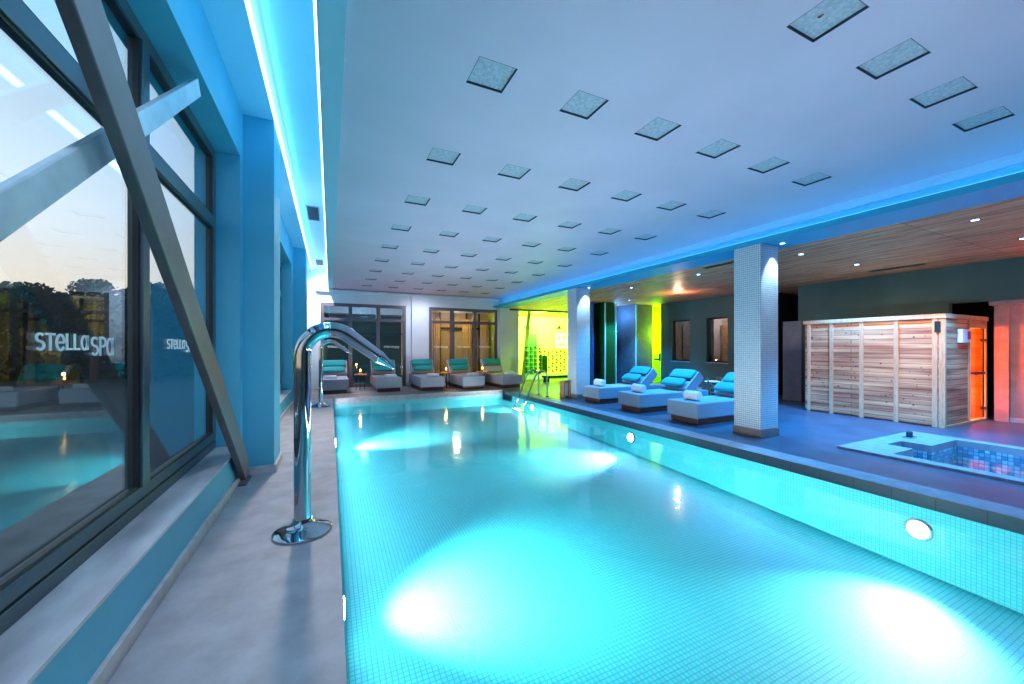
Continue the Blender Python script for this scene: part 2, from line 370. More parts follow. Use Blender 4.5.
# ------------------------------------------------------------------ right beam, columns, timber ceiling
struct('trim_10', MB().box(5.74,6.35,YB,YF,ZW,ZW+.08), M['beam2'], label='blue lower edge board of the beam')
struct('trim_11', MB().box(6.07,6.35,YB,YF,ZW+.08,ZC+.1), M['beam'], label='rough plaster beam washed in blue light')
tag(MB().box(5.80,5.83,YB+.1,YF-.2,ZW+.081,ZW+.10).build('led_strip', M['led_b']), 'blue light strip lying on the beam ledge', 'light strip')
struct('ceiling', MB().box(6.35,13.2,YB,YF,ZW,ZW+.05), M['wood_ceiling'])
for n, (y0, lab) in enumerate(((3.57,'square mosaic column nearest the camera beside the pool'),(8.27,'square mosaic column farther away by the ladder'))):
    c = thing('column', lab, 'column', (5.95,y0+.21,0), 0, 'mosaic columns along the pool'); c['kind'] = 'thing'
    MB().box(-.21,.21,-.21,.21,.12,ZW).build('shaft', M['col'], c, bevel=.008)
    MB().box(-.222,.222,-.222,.222,0,.12).build('stone_foot', M['colb'], c, bevel=.004)

# ------------------------------------------------------------------ left window wall
W0, WF = -.83, -1.03
wl = MB()
wl.box(-1.2,W0,YB,14.1,-.1,.345)                    # under the sills
wl.box(-1.2,W0,YB,14.1,3.29,3.79)                   # above the openings
wl.box(-1.2,W0,4.71,5.90,.345,3.29); wl.box(-1.2,W0,10.35,14.1,.345,3.29); wl.box(-1.2,W0,YB,-1.9,.345,3.29)
struct('wall_left', wl, M['wall_l'])
struct('wall_left', MB().box(W0,-.55,4.85,5.40,.0,3.79), M['wall_l'], label='projecting pier between the window bays')
struct('wall_left', MB().box(W0,-.55,10.80,11.35,.0,3.79), M['wall_l'])
struct('trim_12', MB().box(WF-.05,W0+.012,-1.9,4.71,.335,.352), M['sill'], label='worn stone window sill')
struct('trim_13', MB().box(WF-.05,W0+.012,5.90,10.35,.335,.352), M['sill'])
bb = MB().box(W0,W0+.022,YB,4.85,0,.085).box(-.85,-.528,4.828,4.85,0,.085).box(-.55,-.528,4.85,5.42,0,.085).box(W0,W0+.022,5.40,10.8,0,.085).box(-.85,-.528,10.778,10.8,0,.085).box(-.55,-.528,10.8,11.37,0,.085)
struct('baseboard_left', bb, M['skirt'], bevel=.003)

def window_left(name, y0, y1, mull, label):
    w = tag(empty(name, (WF, y0, .352)), label, kind='structure')
    L_ = y1-y0; H_ = 3.29-.352
    f = MB(); f.box(-.06,.0,0,L_,0,.07).box(-.06,.0,0,L_,.085,.155).box(-.06,.0,0,L_,H_-.09,H_).box(-.06,0,0,.09,.155,H_-.09).box(-.06,0,L_-.09,L_,.155,H_-.09)
    for m_ in mull: f.box(-.06,.012,m_-.05-y0,m_+.05-y0,.155,H_-.09)
    f.box(-.06,.006,.09,L_-.09,2.51-.352,2.62-.352)
    f.build('frame', M['alu'], w, bevel=.004)
    g = MB().box(-.058,-.012,0,L_,.07,.085)
    e = [0]+[m_-y0 for m_ in mull]+[L_]
    for a, c in zip(e, e[1:]):
        for z0, z1 in ((.155, 2.51-.352), (2.62-.352, H_-.09)):
            a2, c2 = a+(.09 if a == 0 else .05), c-(.09 if c == L_ else .05)
            g.box(-.03,-.004,a2,a2+.016,z0,z1).box(-.03,-.004,c2-.016,c2,z0,z1).box(-.03,-.004,a2,c2,z0,z0+.016).box(-.03,-.004,a2,c2,z1-.016,z1)
            MB().box(-.036,-.030,a2,c2,z0,z1).build('glass_pane', M['glass'], w)
    g.build('gasket', M['gasket'], w)
    return w
w1 = window_left('window_1', -1.9, 4.71, [.55, 3.085], 'large grey framed window on the left with white STELLA SPA lettering')
w2 = window_left('window_2', 5.90, 10.35, [8.1], 'second window bay farther along the left wall')

# lettering built from strokes
def arc(cx, cy, rx, ry, a0, a1, n=18):
    return [(cx+rx*math.cos(math.radians(a0+(a1-a0)*i/n)), cy+ry*math.sin(math.radians(a0+(a1-a0)*i/n))) for i in range(n+1)]
GL = {
 'S': ([arc(.27,.715,.19,.20,35,270)+arc(.27,.285,.20,.215,90,-145)[1:]], .54),
 'T': ([[(.0,.92),(.56,.92)], [(.28,.92),(.28,0)]], .58),
 'e': ([arc(.29,.46,.23,.44,0,325), [(.06,.46),(.53,.46)]], .60),
 'L': ([[(.09,1),(.09,.075),(.45,.075)]], .50),
 'a': ([arc(.27,.46,.20,.42,30,390,26), [(.50,.95),(.50,0)]], .62),
 'P': ([[(.09,0),(.09,.925),(.24,.925)]+arc(.24,.70,.22,.225,90,-90)[1:]+[(.09,.475)]], .50),
}
def ribbon(mb, pts, w, f):
    pts = [Vector(p) for p in pts]; n = len(pts); Lp = []; Rp = []
    for i, p in enumerate(pts):
        d0 = (p-pts[i-1]).normalized() if i else None; d1 = (pts[i+1]-p).normalized() if i < n-1 else None
        d = ((d0 or d1)+(d1 or d0)).normalized(); nn = Vector((-d.y, d.x))
        k = 1/max(.5, nn.dot(Vector((-(d1 or d0).y, (d1 or d0).x))))
        Lp.append(p+nn*w/2*k); Rp.append(p-nn*w/2*k)
    for i in range(n-1):
        q = [Lp[i], Rp[i], Rp[i+1], Lp[i+1]]
        vs = [f(p.x, p.y, 0) for p in q]+[f(p.x, p.y, .003) for p in q]
        mb._add(vs, [(0,3,2,1),(4,5,6,7),(0,1,5,4),(1,2,6,5),(2,3,7,6),(3,0,4,7)])
def lettering(origin, ax, ay, az, width, parent, hs=1.0):
    """STELLA set smaller, SPA larger and dropped, as on the glass"""
    ax, ay, az, origin = Vector(ax), Vector(ay), Vector(az), Vector(origin)
    tot = sum(GL[c][1] for c in 'STeLLa')+.10+sum(GL[c][1] for c in 'SPa')*1.22
    s = width/tot; b = MB(); x = 0
    for ch in 'STeLLa':
        for st in GL[ch][0]: ribbon(b, st, .13, lambda u, v, w, x=x: origin+ax*(x+u)*s+ay*(v*hs)*s+az*w)
        x += GL[ch][1]
    x += .10
    for ch in 'SPa':
        for st in GL[ch][0]: ribbon(b, st, .115, lambda u, v, w, x=x: origin+ax*(x+u*1.22)*s+ay*((v*1.32*hs)-.26)*s+az*w)
        x += GL[ch][1]*1.22
    me = b.build('lettering', M['lettering'], parent)
    return me
lettering((-.026, 2.175+1.9, 1.335-.352), (0,1,0), (0,0,1), (1,0,0), .62, w1, 0.66)
lettering((-.026, 3.53+1.9, 1.335-.352), (0,1,0), (0,0,1), (1,0,0), .62, w1, 0.66)

# diagonal steel braces
def zl(y): return 2.595-.86*(y-1.73)          # centre line of the wide brace (lower edge plus half depth)
br = thing('steel_brace', 'wide grey diagonal steel brace crossing in front of the left window', 'brace', (-.775,4.62,.12))
b = MB(); A = Vector((0,0,0)); d = Vector((0,-1,.86)).normalized()
b.bar((0,0,0), d*4.45, .052, .215, up=(0,.86,1)); b.build('box_section', M['steel'], br, bevel=.006)
b = MB().box(-.045,.034,-.13,.15,-.12,-.10); b.build('foot_plate', M['steel'], br)
br2 = thing('steel_brace', 'slim light steel brace rising to the window head behind the wide brace', 'brace', (-.865,3.46,3.215))
d2 = Vector((0,-1,-.81)).normalized()
MB().bar((0,0,0), d2*4.3, .03, .115, up=(0,-.81,1)).build('box_section', M['steel2'], br2, bevel=.006)

# ------------------------------------------------------------------ far glazed wall
fw = MB()
fw.box(-.83,6.40,YF,YF+.2,2.80,ZC+.1); fw.box(-.83,-.29,YF,YF+.2,0,2.80); fw.box(2.41,3.23,YF,YF+.2,0,2.80); fw.box(5.92,6.86,YF,YF+.2,0,2.88)
struct('wall_far', fw, M['white'])
struct('wall_far', MB().box(2.60,3.16,YF-.10,YF,0,ZC-.02).box(-.55,-.42,YF-.1,YF,0,ZC-.02), M['white'], label='white pier between the two glazed doors')
struct('wall_far', MB().box(5.98,6.40,YF-.10,YF,0,2.88), M['white'])
struct('trim_14', MB().box(-.5,5.95,YF-.16,YF,ZC-.11,ZC-.03), M['white'], label='white cornice along the top of the far wall', bevel=.006)
struct('wall_far', MB().box(-1.2,.11,YF,YF+.2,ZC+.1,ZK+.1), M['white'])
def far_window(name, x0, x1, mul, z1, label):
    w = tag(empty(name, (x0, YF+.05, 0)), label, kind='structure'); W_ = x1-x0
    f = MB().box(0,.10,-.04,.04,0,z1).box(W_-.10,W_,-.04,.04,0,z1).box(.10,W_-.10,-.04,.04,z1-.11,z1).box(.10,W_-.10,-.04,.04,0,.10).box(.10,W_-.10,-.035,.035,2.22,2.31)
    for a, c in mul: f.box(a-x0,c-x0,-.05,.04,.10,z1-.11)
    f.build('frame', M['alu2'], w, bevel=.004)
    e = [.10]+[v-x0 for p in mul for v in p]+[W_-.10]
    for a, c in zip(e[::2], e[1::2]):
        MB().box(a,c,-.003,.003,.10,2.22).build('glass_pane', M['glass2'], w)
        MB().box(a,c,-.003,.003,2.31,z1-.11).build('glass_pane', M['glass2'], w)
        cw = min(.52, c-a-.08)
        lettering(((a+c)/2-cw/2,-.006,1.33), (1,0,0), (0,0,1), (0,-1,0), cw, w, .62)
    h = MB().box(W_*.66+.01,W_*.66+.03,-.10,-.05,1.02,1.04).box(W_*.66+.01,W_*.66+.03,-.10,-.05,1.21,1.23).tube([(W_*.66+.02,-.10,1.0),(W_*.66+.02,-.10,1.25)], .012, 8); h.build('door_handle', M['gasket'], w)
    return w
far_window('window_3', -.29, 2.41, [(.54,.66),(1.42,1.54)], 2.80, 'left glazed door set in the far wall')
far_window('window_4', 3.23, 5.92, [(4.03,4.15),(4.92,5.05)], 2.80, 'right glazed door set in the far wall with amber light behind')
# rooms / terrace beyond the far wall
struct('floor', MB().box(-1.2,3.2,YF+.2,22,-.2,-.02), M['ground'])
struct('floor', MB().box(3.2,6.8,YF+.2,17.3,-.2,-.01), M['deck_f'])
struct('wall_far', MB().box(3.0,3.1,YF+.2,17.3,0,2.9), M['dark'])
struct('wall_far', MB().box(3.1,6.8,17.2,17.3,0,2.9), M['amber'])
struct('ceiling', MB().box(3.0,6.8,YF+.2,17.3,2.9,2.95), M['white'])
b = MB()
for x in [3.15+.62*i for i in range(6)]: b.box(x,x+.07,16.9,16.97,0,2.9)
b.box(3.1,6.8,16.9,16.96,2.15,2.24)
struct('trim_15', b, M['gasket'], label='dark framing in the lit room beyond the right glazed door')
for i, x in enumerate((3.9,5.35,6.2)):
    pts = [(x+k*.03, 16.6+.04*math.sin(k*1.9)) for k in range(16)]
    b = MB()
    for (xa, ya), (xb, yb) in zip(pts, pts[1:]): b.quad((xa,ya,.02),(xb,yb,.02),(xb,yb,2.6),(xa,ya,2.6))
    tag(b.build('curtain', M['amber'], smooth=True), 'pleated amber curtain behind the far right door, ' + ('left one','middle one','right one')[i], 'curtain', 'curtains behind the far door')
# dark pavilion added beyond the left door to block the sky
pv = thing('backdrop', 'dark framed glass pavilion added beyond the left far door to hide the sky', 'backdrop', (-.8,18.2,-.02))
b = MB()
for x in (0,1.3,2.6,3.8): b.box(x,x+.1,0,.1,0,2.8)
b.box(0,3.9,0,.1,1.9,2.0); b.build('frame', M['alu'], pv)
MB().box(-3.1,4.0,-.3,2.5,2.8,4.6).build('sky_block', M['steel2'], pv)  # oversized to keep the sky out of the left door
MB().box(-3,3.85,.5,.6,0,2.8).build('dark_backing', M['dark'], pv)

# ------------------------------------------------------------------ right wall
XR = 10.6; T = .16
rw = MB()
WIN = [(7.56,8.27),(8.88,9.61)]; z0, z1 = .88, 2.25
rw.box(XR,XR+T,6.62,10.10,0,z0).box(XR,XR+T,6.62,10.10,z1,ZW).box(XR,XR+T,6.62,7.56,z0,z1).box(XR,XR+T,8.27,8.88,z0,z1).box(XR,XR+T,9.61,10.10,z0,z1)
rw.box(XR,XR+T,3.07,5.67,1.96,ZW).box(XR,XR+T,4.86,5.67,0,1.96).box(XR,XR+T,YB,3.07,2.17,ZW)
struct('wall_right', rw, M['dark'])
for i, (a, c) in enumerate(WIN):
    w = tag(empty('window_%d' % (5+i), (XR+.09, a, z0)), 'small window in the dark right wall, ' + ('nearer' if i == 0 else 'farther')+' one', kind='structure')
    Lw = c-a; Hw = z1-z0
    MB().box(0,.05,0,.04,0,Hw).box(0,.05,Lw-.04,Lw,0,Hw).box(0,.05,.04,Lw-.04,0,.04).box(0,.05,.04,Lw-.04,Hw-.04,Hw).build('frame', M['gasket'], w)
    MB().box(.02,.026,.04,Lw-.04,.04,Hw-.04).build('glass_pane', M['glass2'], w)
    MB().box(-.115,0,-.02,Lw+.02,-.035,0).build('sill', M['coping'], w)
# treatment room behind those windows
struct('wall_right', MB().box(13.1,13.2,6.8,12.2,0,ZW), M['curtain'])
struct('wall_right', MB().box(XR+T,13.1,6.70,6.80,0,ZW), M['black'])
struct('door_1', MB().box(12.2,13.0,8.9,8.98,0,2.1), M['woodt'])
struct('wall_right', MB().box(11.9,13.1,9.0,9.1,0,ZW).box(12.98,13.09,9.2,10.1,0,2.2), M['curtain'])
tag(MB().box(13.06,13.095,11.0,11.7,1.6,2.3).build('wall_lamp', M['win_glow']), 'bright square light seen through the farther small window', 'lamp')
# dark openings behind the sauna
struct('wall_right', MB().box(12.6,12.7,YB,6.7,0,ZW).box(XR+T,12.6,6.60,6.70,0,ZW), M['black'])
tag(MB().box(XR-.06,XR-.02,5.56,6.0,0,2.0).build('standing_panel', M['greyp'], bevel=.004), 'plain grey panel standing in the dark opening left of the sauna', 'panel')
rd = MB().box(11.1,11.2,-1.5,2.45,0,2.10).box(11.02,11.2,2.45,2.62,0,2.10).box(11.2,12.6,2.55,2.62,0,2.1)
struct('wall_right', rd, M['red'], label='salmon wall in the recess right of the sauna')
struct('ceiling', MB().box(XR+T,12.6,YB,2.62,2.10,2.17), M['red'])
struct('baseboard_right', MB().box(11.07,11.1,-1.5,2.45,0,.08).box(XR-.02,XR,6.62,10.1,0,.08), M['skirt'])
struct('wall_back', MB().box(-1.2,13.2,YB-.2,YB,-.9,ZK+.1), M['dark'])

# ------------------------------------------------------------------ shower block and lime room at the end of the lounge
sb = MB().box(9.82,XR,10.5,11.7,0,ZW)
struct('wall_right', sb, M['greyp'])
struct('wall_right', MB().box(8.46,8.86,10.5,11.7,0,ZW), M['green_d'])
struct('wall_right', MB().box(8.86,9.82,11.6,11.7,0,ZW).box(8.0,8.46,11.6,11.7,0,ZW).box(8.0,8.06,10.6,11.6,0,ZW), M['blue_d'])
for x, lab in ((9.80,'pale green glass edge beside the blue shower, right side'),(8.89,'pale green glass edge beside the blue shower, left side'),(8.43,'pale green glass edge next to the far column')):
    tag(MB().box(x-.025,x+.012,10.44,10.49,0.02,ZW-.03).build('glass_screen', M['edge'], bevel=.003), lab, 'glass screen', 'shower glass screens')
for x, lab in ((9.55,'chrome shower head in the blue stall'),(8.28,'chrome shower head beside the far column')):
    s = thing('shower_head', lab, 'shower head', (x,11.59,0), 0, 'shower heads')
    MB().tube([(0,0,1.95),(0,-.12,2.0),(0,-.28,1.97)], .012, 10).build('arm', M['chrome'], s, smooth=True)
    MB().lathe([(.02,0),(.10,-.04),(.10,-.055)], (0,-.3,1.96)).build('head', M['whitep'], s, smooth=True)
# lime doorway between the dark wall and the showers
struct('wall_right', MB().box(XR+T,12.4,10.9,11.0,0,ZW).box(11.6,11.7,9.7,10.9,0,ZW), M['green'])
struct('wall_right', MB().box(XR+T,11.6,9.70,9.78,0,ZW), M['green'])
struct('wall_right', MB().box(XR+T,13.1,9.62,9.70,0,ZW), M['curtain'])
struct('door_4', MB().box(11.1,11.8,9.58,9.62,0,2.1), M['coping'])
d3 = struct('door_3', MB().box(XR+.03,XR+.04,10.10,10.50,.01,ZW-.01), glass('lime glass', (.9,1,.45), 1.3), label='narrow lime green door beside the showers')
MB().box(XR-.005,XR+.02,10.13,10.19,.85,1.12).box(XR-.05,XR-.005,10.15,10.18,.90,.93).box(XR-.06,XR-.04,10.15,10.36,.88,.94).build('door_handle', M['gasket'], d3)
# lime room
struct('wall_far', MB().box(6.8,12.6,17.3,17.4,0,2.9), M['green'])
struct('wall_far', MB().box(6.80,6.90,YF+.2,17.3,0,2.9), M['green'])
struct('wall_right', MB().box(12.5,12.6,11.0,17.3,0,2.9), M['green'])
struct('ceiling', MB().box(6.8,12.6,YF,17.4,ZW+.02,ZW+.07), M['green'])
struct('trim_16', MB().box(6.4,12.5,YF-.05,YF,ZW-.07,ZW-.01), M['gasket'], label='dark ceiling rail at the entrance of the lime room')
# details of the lime room
struct('door_2', MB().box(8.9,9.55,17.24,17.3,.02,2.05), M['green_d'])
tag(MB().box(8.85,9.6,17.22,17.29,2.2,2.45).build('wall_sign', M['green_d']), 'dark green strip above the door in the lime room', 'sign')
pc = thing('wall_poster', 'small framed pale poster on the bright lime wall', 'poster', (11.0,17.28,1.35))
MB().box(-.4,.4,-.03,0,-.1,.75).build('frame', M['green'], pc); MB().box(-.34,.34,-.04,-.03,-.04,.69).build('print', M['whitep'], pc)
MB().box(-.24,-.04,-.05,-.04,.35,.6).box(.06,.26,-.05,-.04,.35,.6).box(-.24,.26,-.05,-.04,.05,.2).build('marks', M['green'], pc)
lp = thing('pendant_lamp', 'small black pendant lamp hanging in the lime room', 'lamp', (9.2,14.6,ZW))
MB().tube([(0,0,0),(0,0,-.55)], .01, 8).build('cord', M['gasket'], lp); MB().lathe([(.03,-.55),(.11,-.72),(.11,-.74)]).build('lamp_shade', M['gasket'], lp, smooth=True)
# leaning lime fin
tag(MB().prism([(6.87,0),(6.98,0),(7.28,2.8),(7.17,2.8)], 0, .12, Matrix.Translation((0,13.75,0)) @ Matrix.Rotation(PI/2, 4, 'X')).build('leaning_post', M['green'], bevel=.006), 'leaning lime green post at the left of the bright room', 'post')
# lattice screens
def lattice(x0, w, zb, zt, y, label, solid=None):
    t = thing('lattice_screen', label, 'screen', (x0,y,0), 0, 'lattice screens in the lime room')
    b = MB(); n = int(w/.17); r = int((zt-zb)/.15); Mx = Matrix.Rotation(PI/2, 4, 'X')
    for i in range(n):
        for j in range(r):
            cx, cz = (i+.5)*w/n, zb+(j+.5)*(zt-zb)/r; s = .062
            if (i+j) % 2: p = [(cx-s,cz-s),(cx+s,cz-s),(cx-s,cz+s)]
            else: p = [(cx-s,cz+s),(cx-s,cz-s*.6),(cx+s,cz+s)]
            b.prism(p, -.02, .02, Mx)
    b.build('triangle_pattern', M['green_d'], t)
    f = MB()
    for i in range(n+1): f.box(i*w/n-.006,i*w/n+.006,.0,.012,.05,zt)
    for j in range(r+1): z = zb+j*(zt-zb)/r; f.box(0,w,.0,.012,z-.006,z+.006)
    f.box(0,w,-.02,.03,0,.05); f.build('lattice_frame', M['green'], t)
    if solid: MB().box(*solid[:2],-.03,.03,*solid[2:]).build('solid_panel', M['green_d'], t)
lattice(6.98,.78,.25,1.38,13.6,'taller dark green triangle lattice screen by the leaning post')
lattice(7.86,1.35,.28,1.22,14.0,'lower dark green triangle lattice screen with a solid panel',(.02,.36,.28,1.0))
bt = thing('low_bench', 'low dark green bench on the lime lit floor', 'bench', (8.2,12.9,0))
MB().box(-.75,.75,-.2,.2,.16,.24).build('seat', M['green_d'], bt, bevel=.01)
for x in (-.65,.65): MB().box(x-.04,x+.04,-.15,.15,0,.16).build('leg', M['green_d'], bt)
st = thing('wooden_stand', 'small honey coloured wooden stand beside the far column', 'stand', (5.62,8.62,0))
MB().box(-.10,-.07,-.1,.1,0,.44).box(.07,.10,-.1,.1,0,.44).build('side_panel', M['woodt'], st); MB().box(-.11,.11,-.11,.11,.44,.465).build('top', M['woodt'], st)
MB().box(-.068,.068,-.05,.05,.05,.42).build('roll', M['towel'], st, bevel=.02)

# ------------------------------------------------------------------ sauna cabin
sa = thing('sauna_cabin', 'free-standing pine sauna cabin with orange lit glass door', 'sauna', (9.2,2.72,0))
SL, SD, SH = 2.06, 1.80, 1.90   # along Y, along X, height
MB().box(0,.05,.0,SL,.03,SH-.06).build('long_wall', M['pine'], sa)
MB().box(.05,1.00,0,.05,.03,SH-.06).box(1.00,SD,0,.05,1.72,SH-.06).build('end_wall', M['pine_e'], sa)
MB().box(.05,SD,SL-.05,SL,.03,SH-.06).build('rear_wall', M['pine_e'], sa)
MB().box(SD-.05,SD,.05,SL-.05,.03,SH-.06).build('back_wall', M['pine'], sa)
MB().box(-.03,SD+.02,-.03,SL+.02,SH-.06,SH-.03).box(-.035,0,-.035,SL+.03,SH-.07,SH+.005).box(-.035,SD+.03,-.035,-.001,SH-.07,SH+.005).build('roof_trim', M['pine_t'], sa, bevel=.003)
for y in (.02,.09,.58,1.08,1.57,1.98):
    wd = .035 if y in (.02,1.98) else .045
    MB().box(-.022,0,y-.02,y+wd,.0,SH-.07).build('batten', M['pine_t'], sa, bevel=.003)
MB().box(-.022,.03,-.022,0,.0,SH-.07).box(.98,1.03,-.022,0,.0,SH-.07).box(1.75,1.80,-.022,0,.0,SH-.07).box(1.03,1.75,-.022,.0,1.69,1.76).box(.03,1.8,-.022,.03,0,.04).build('corner_trim', M['pine_t'], sa, bevel=.003)
kn = MB()
for k in range(85):
    y = random.uniform(.14, SL-.1); z = random.uniform(.08, SH-.12); r = random.uniform(.006,.013)
    if any(abs(y-a) < .05 for a in (.58,1.08,1.57)): continue
    kn.prism([(y+r*1.2*math.cos(a), z+r*math.sin(a)) for a in [q*PI/4 for q in range(8)]], 0, .0015, Matrix(((0,0,-1,0),(1,0,0,0),(0,1,0,0),(0,0,0,1))))
kn.build('knot_pattern', M['knot'], sa)
door = MB().box(1.05,1.73,.012,.02,.06,1.68).build('glass_door', glass('orange tinted glass', (1,.62,.32), 1.45), sa)
MB().bar((1.08,-.06,.88),(1.50,-.06,.88), .03, .05).box(1.10,1.13,-.06,.012,.86,.90).box(1.44,1.47,-.06,.012,.86,.90).build('door_handle', M['gasket'], door)
for z in (.20,1.45): MB().box(1.66,1.74,-.03,.012,z,z+.05).build('hinge', M['gasket'], door)
cb_ = MB().box(.52,.86,-.07,-.001,1.42,1.66).build('control_box', M['whitep'], sa, bevel=.012)
MB().box(.72,.84,-.078,-.071,1.48,1.62).build('display', M['purple'], cb_)
MB().box(-.04,-.023,.03,.10,1.60,1.78).build('vent_plate', M['gasket'], sa)
MB().box(.9,1.7,1.2,1.95,.42,.47).box(.06,1.7,1.55,1.95,.8,.85).build('bench', M['pine_t'], sa)
MB().box(.05,SD-.05,.05,SL-.05,.0,.03).build('floor_board', M['pine_t'], sa)

# ------------------------------------------------------------------ loungers
def make_lounger(ang, seat, far):
    r = empty('sun_lounger'); Wd = .38 if far else .335; top = .42 if far else .385; hl = .115 if far else .14; el = 1.90 if far else 2.02
    MB().box(-Wd,Wd,0,el,.11,top).build('seat_base', seat, r, bevel=.022, seg=3)
    MB().box(-Wd+.05,Wd-.05,.06,1.82,0,.11).build('plinth', M['plinth'], r, bevel=.004)
    hy = 1.28 if not far else 1.42; th = .24 if not far else .15; ln = .60 if not far else .53
    Mx = Matrix.Translation((0,hy,top+.01)) @ Matrix.Rotation(ang, 4, 'X')
    MB().box(-Wd,Wd,.02,ln,-th+.03,.03,Mx).build('backrest', seat, r, bevel=.02, seg=3)
    for s in (-1, 1): MB().tube([Mx @ Vector((s*Wd,.05,.028)), Mx @ Vector((s*Wd,ln-.02,.028)), Mx @ Vector((s*Wd,ln-.005,-.02)), Mx @ Vector((s*Wd,ln-.005,-th+.06))], .008, 8).build('piping', M['piping'], r)
    hc = MB().pillow((0,ln-hl-.005,.065), Wd-.02, hl, .045, Mx, e=.3).build('head_cushion', M['teal'], r, smooth=True)
    MB().box(-Wd+.03,Wd-.03,ln-2*hl-.035,ln-2*hl-.012,.03,.045,Mx).build('strap', M['gasket'], r)
    return r
def make_pillow(ang, far):
    hy = 1.28 if not far else 1.42; top = .42 if far else .385; hp = .10 if far else .125
    Mx = Matrix.Translation((0,hy-.07,top+(.065 if far else .035))) @ Matrix.Rotation(ang*.82, 4, 'X')
    return MB().pillow((0,hp+.03,.085), .33 if far else .30, hp, .05, Mx, e=.38).build('lumbar_pillow', M['teal'], None, smooth=True)
farp = make_lounger(math.radians(62), M['seat'], True); nearp = make_lounger(math.radians(41), M['seat_b'], False)
fpil = make_pillow(math.radians(62), True); npil = make_pillow(math.radians(41), False)
ftow = MB().box(-.17,.17,.18,.46,.422,.452).box(-.165,.165,.185,.45,.454,.482).box(-.165,.16,.19,.45,.484,.508).build('folded_towel', M['towel'], None, bevel=.011, seg=3)
b = MB(); b.tube([(-.15,.28,.510),(-.135,.28,.510),(.135,.28,.510),(.15,.28,.510)], [.07,.083,.083,.07], 20)
for k in range(3): b.tube([(-.135+.09*k,.28,.510),(-.125+.09*k,.28,.510)], [.086,.086], 20)
ntow = b.build('rolled_towel', M['towel'], None, smooth=True)
farpos = [(.10,12.15,0,'at the left end behind the fountain'),(1.60,12.05,0,'second from the left on the far deck'),(2.86,11.80,0,'in the middle of the far deck'),(4.14,11.62,.02,'second from the right on the far deck'),(5.44,11.50,.07,'at the right end of the far deck')]
for i, (x, y, a, lab) in enumerate(farpos):
    o = farp if i == 0 else copy_tree(farp); o.location = (x,y,0); o.rotation_euler.z = a
    tag(o, 'grey lounger with teal head cushion, '+lab, 'sun lounger', 'sun loungers on the far deck')
    if i < 4:
        p = fpil if i == 0 else fpil.copy()
        if i: COL.objects.link(p)
        p.location = (x,y,0); p.rotation_euler.z = a; tag(p, 'teal pillow on the grey lounger '+lab, 'pillow', 'teal pillows on the far loungers')
    tw = ftow if i == 0 else ftow.copy()
    if i: COL.objects.link(tw)
    tw.location = (x+(.08 if i else -.1),y,0); tw.rotation_euler.z = a; tag(tw, 'folded white towel on the lounger '+lab, 'towel', 'folded towels on the far loungers')
nearpos = [(5.66,4.92,'nearest the camera beside the near column'),(5.66,6.27,'middle of the three by the columns'),(5.72,7.66,'next to the far column')]
for i, (x, y, lab) in enumerate(nearpos):
    o = nearp if i == 0 else copy_tree(nearp); o.location = (x,y,0); o.rotation_euler.z = -PI/2
    tag(o, 'blue grey lounger with teal head cushion, '+lab, 'sun lounger', 'sun loungers beside the columns')
    p = npil if i == 0 else npil.copy(); tw = ntow if i == 0 else ntow.copy()
    if i: COL.objects.link(p); COL.objects.link(tw)
    tw.location = (0,0,-.035); p.location = (0,0,0)
    for q in (p, tw): q.location = (x,y,q.location.z); q.rotation_euler.z = -PI/2
    tag(p, 'teal pillow on the blue grey lounger '+lab, 'pillow', 'teal pillows on the loungers beside the columns')
    tag(tw, 'rolled white towel on the blue grey lounger '+lab, 'towel', 'rolled towels on the loungers beside the columns')
# side tables with candles
tb = empty('side_table')
MB().lathe([(.18,.47),(.19,.475),(.19,.495),(.18,.50)], n=28).build('table_top', M['woodt'], tb, smooth=True)
for k in range(3):
    a = k*2*PI/3+.4; MB().tube([(.15*math.cos(a),.15*math.sin(a),0),(.13*math.cos(a),.13*math.sin(a),.47)], .012, 8).build('leg', M['gasket'], tb)
MB().lathe([(.15,.20),(.15,.215)], n=24).build('lower_shelf', M['teal'], tb)
cd = empty('candle_holder')
MB().lathe([(.035,0),(.045,.02),(.045,.085),(.04,.085)], n=18).build('glass_jar', M['tub'], cd, smooth=True)
MB().lathe([(.004,.085),(.02,.105),(.016,.13),(.002,.16)], n=12).build('flame', M['flame'], cd, smooth=True)
for i, (x, y, lab) in enumerate(((.85,13.0,'between the two left loungers'),(3.50,12.62,'between the middle lounger and the fourth one'),(4.77,12.55,'between the two right loungers'))):
    o = tb if i == 0 else copy_tree(tb); o.location = (x,y,0); tag(o, 'small round side table on the far deck '+lab, 'side table', 'side tables on the far deck')
    o = cd if i == 0 else copy_tree(cd); o.location = (x,y-.02,.50); tag(o, 'lit candle in amber jar on table '+lab, 'candle', 'candles on the side tables')
    light('POINT', 'candle_light', (x,y-.05,.72), 3, (1,.45,.12), shadow_soft_size=.03)
# basket
bk = thing('wicker_basket', 'tall brown wicker basket between the near loungers by the dark wall', 'basket', (8.35,6.35,0))
prof = [(.20,0),(.23,.15),(.24,.38),(.25,.52),(.225,.52),(.21,.2)]
MB().lathe(prof, n=20).build('body', M['wicker'], bk, smooth=True)
for s in (-1,1): MB().tube([(s*.235+.0,-.07,.50),(s*.245,-.06,.60),(s*.245,.06,.60),(s*.235,.07,.50)], .016, 8).build('handle', M['wicker'], bk, smooth=True)
MB().pillow((0,0,.47), .20,.20,.07, e=1).build('towel_fill', M['towel'], bk, smooth=True)

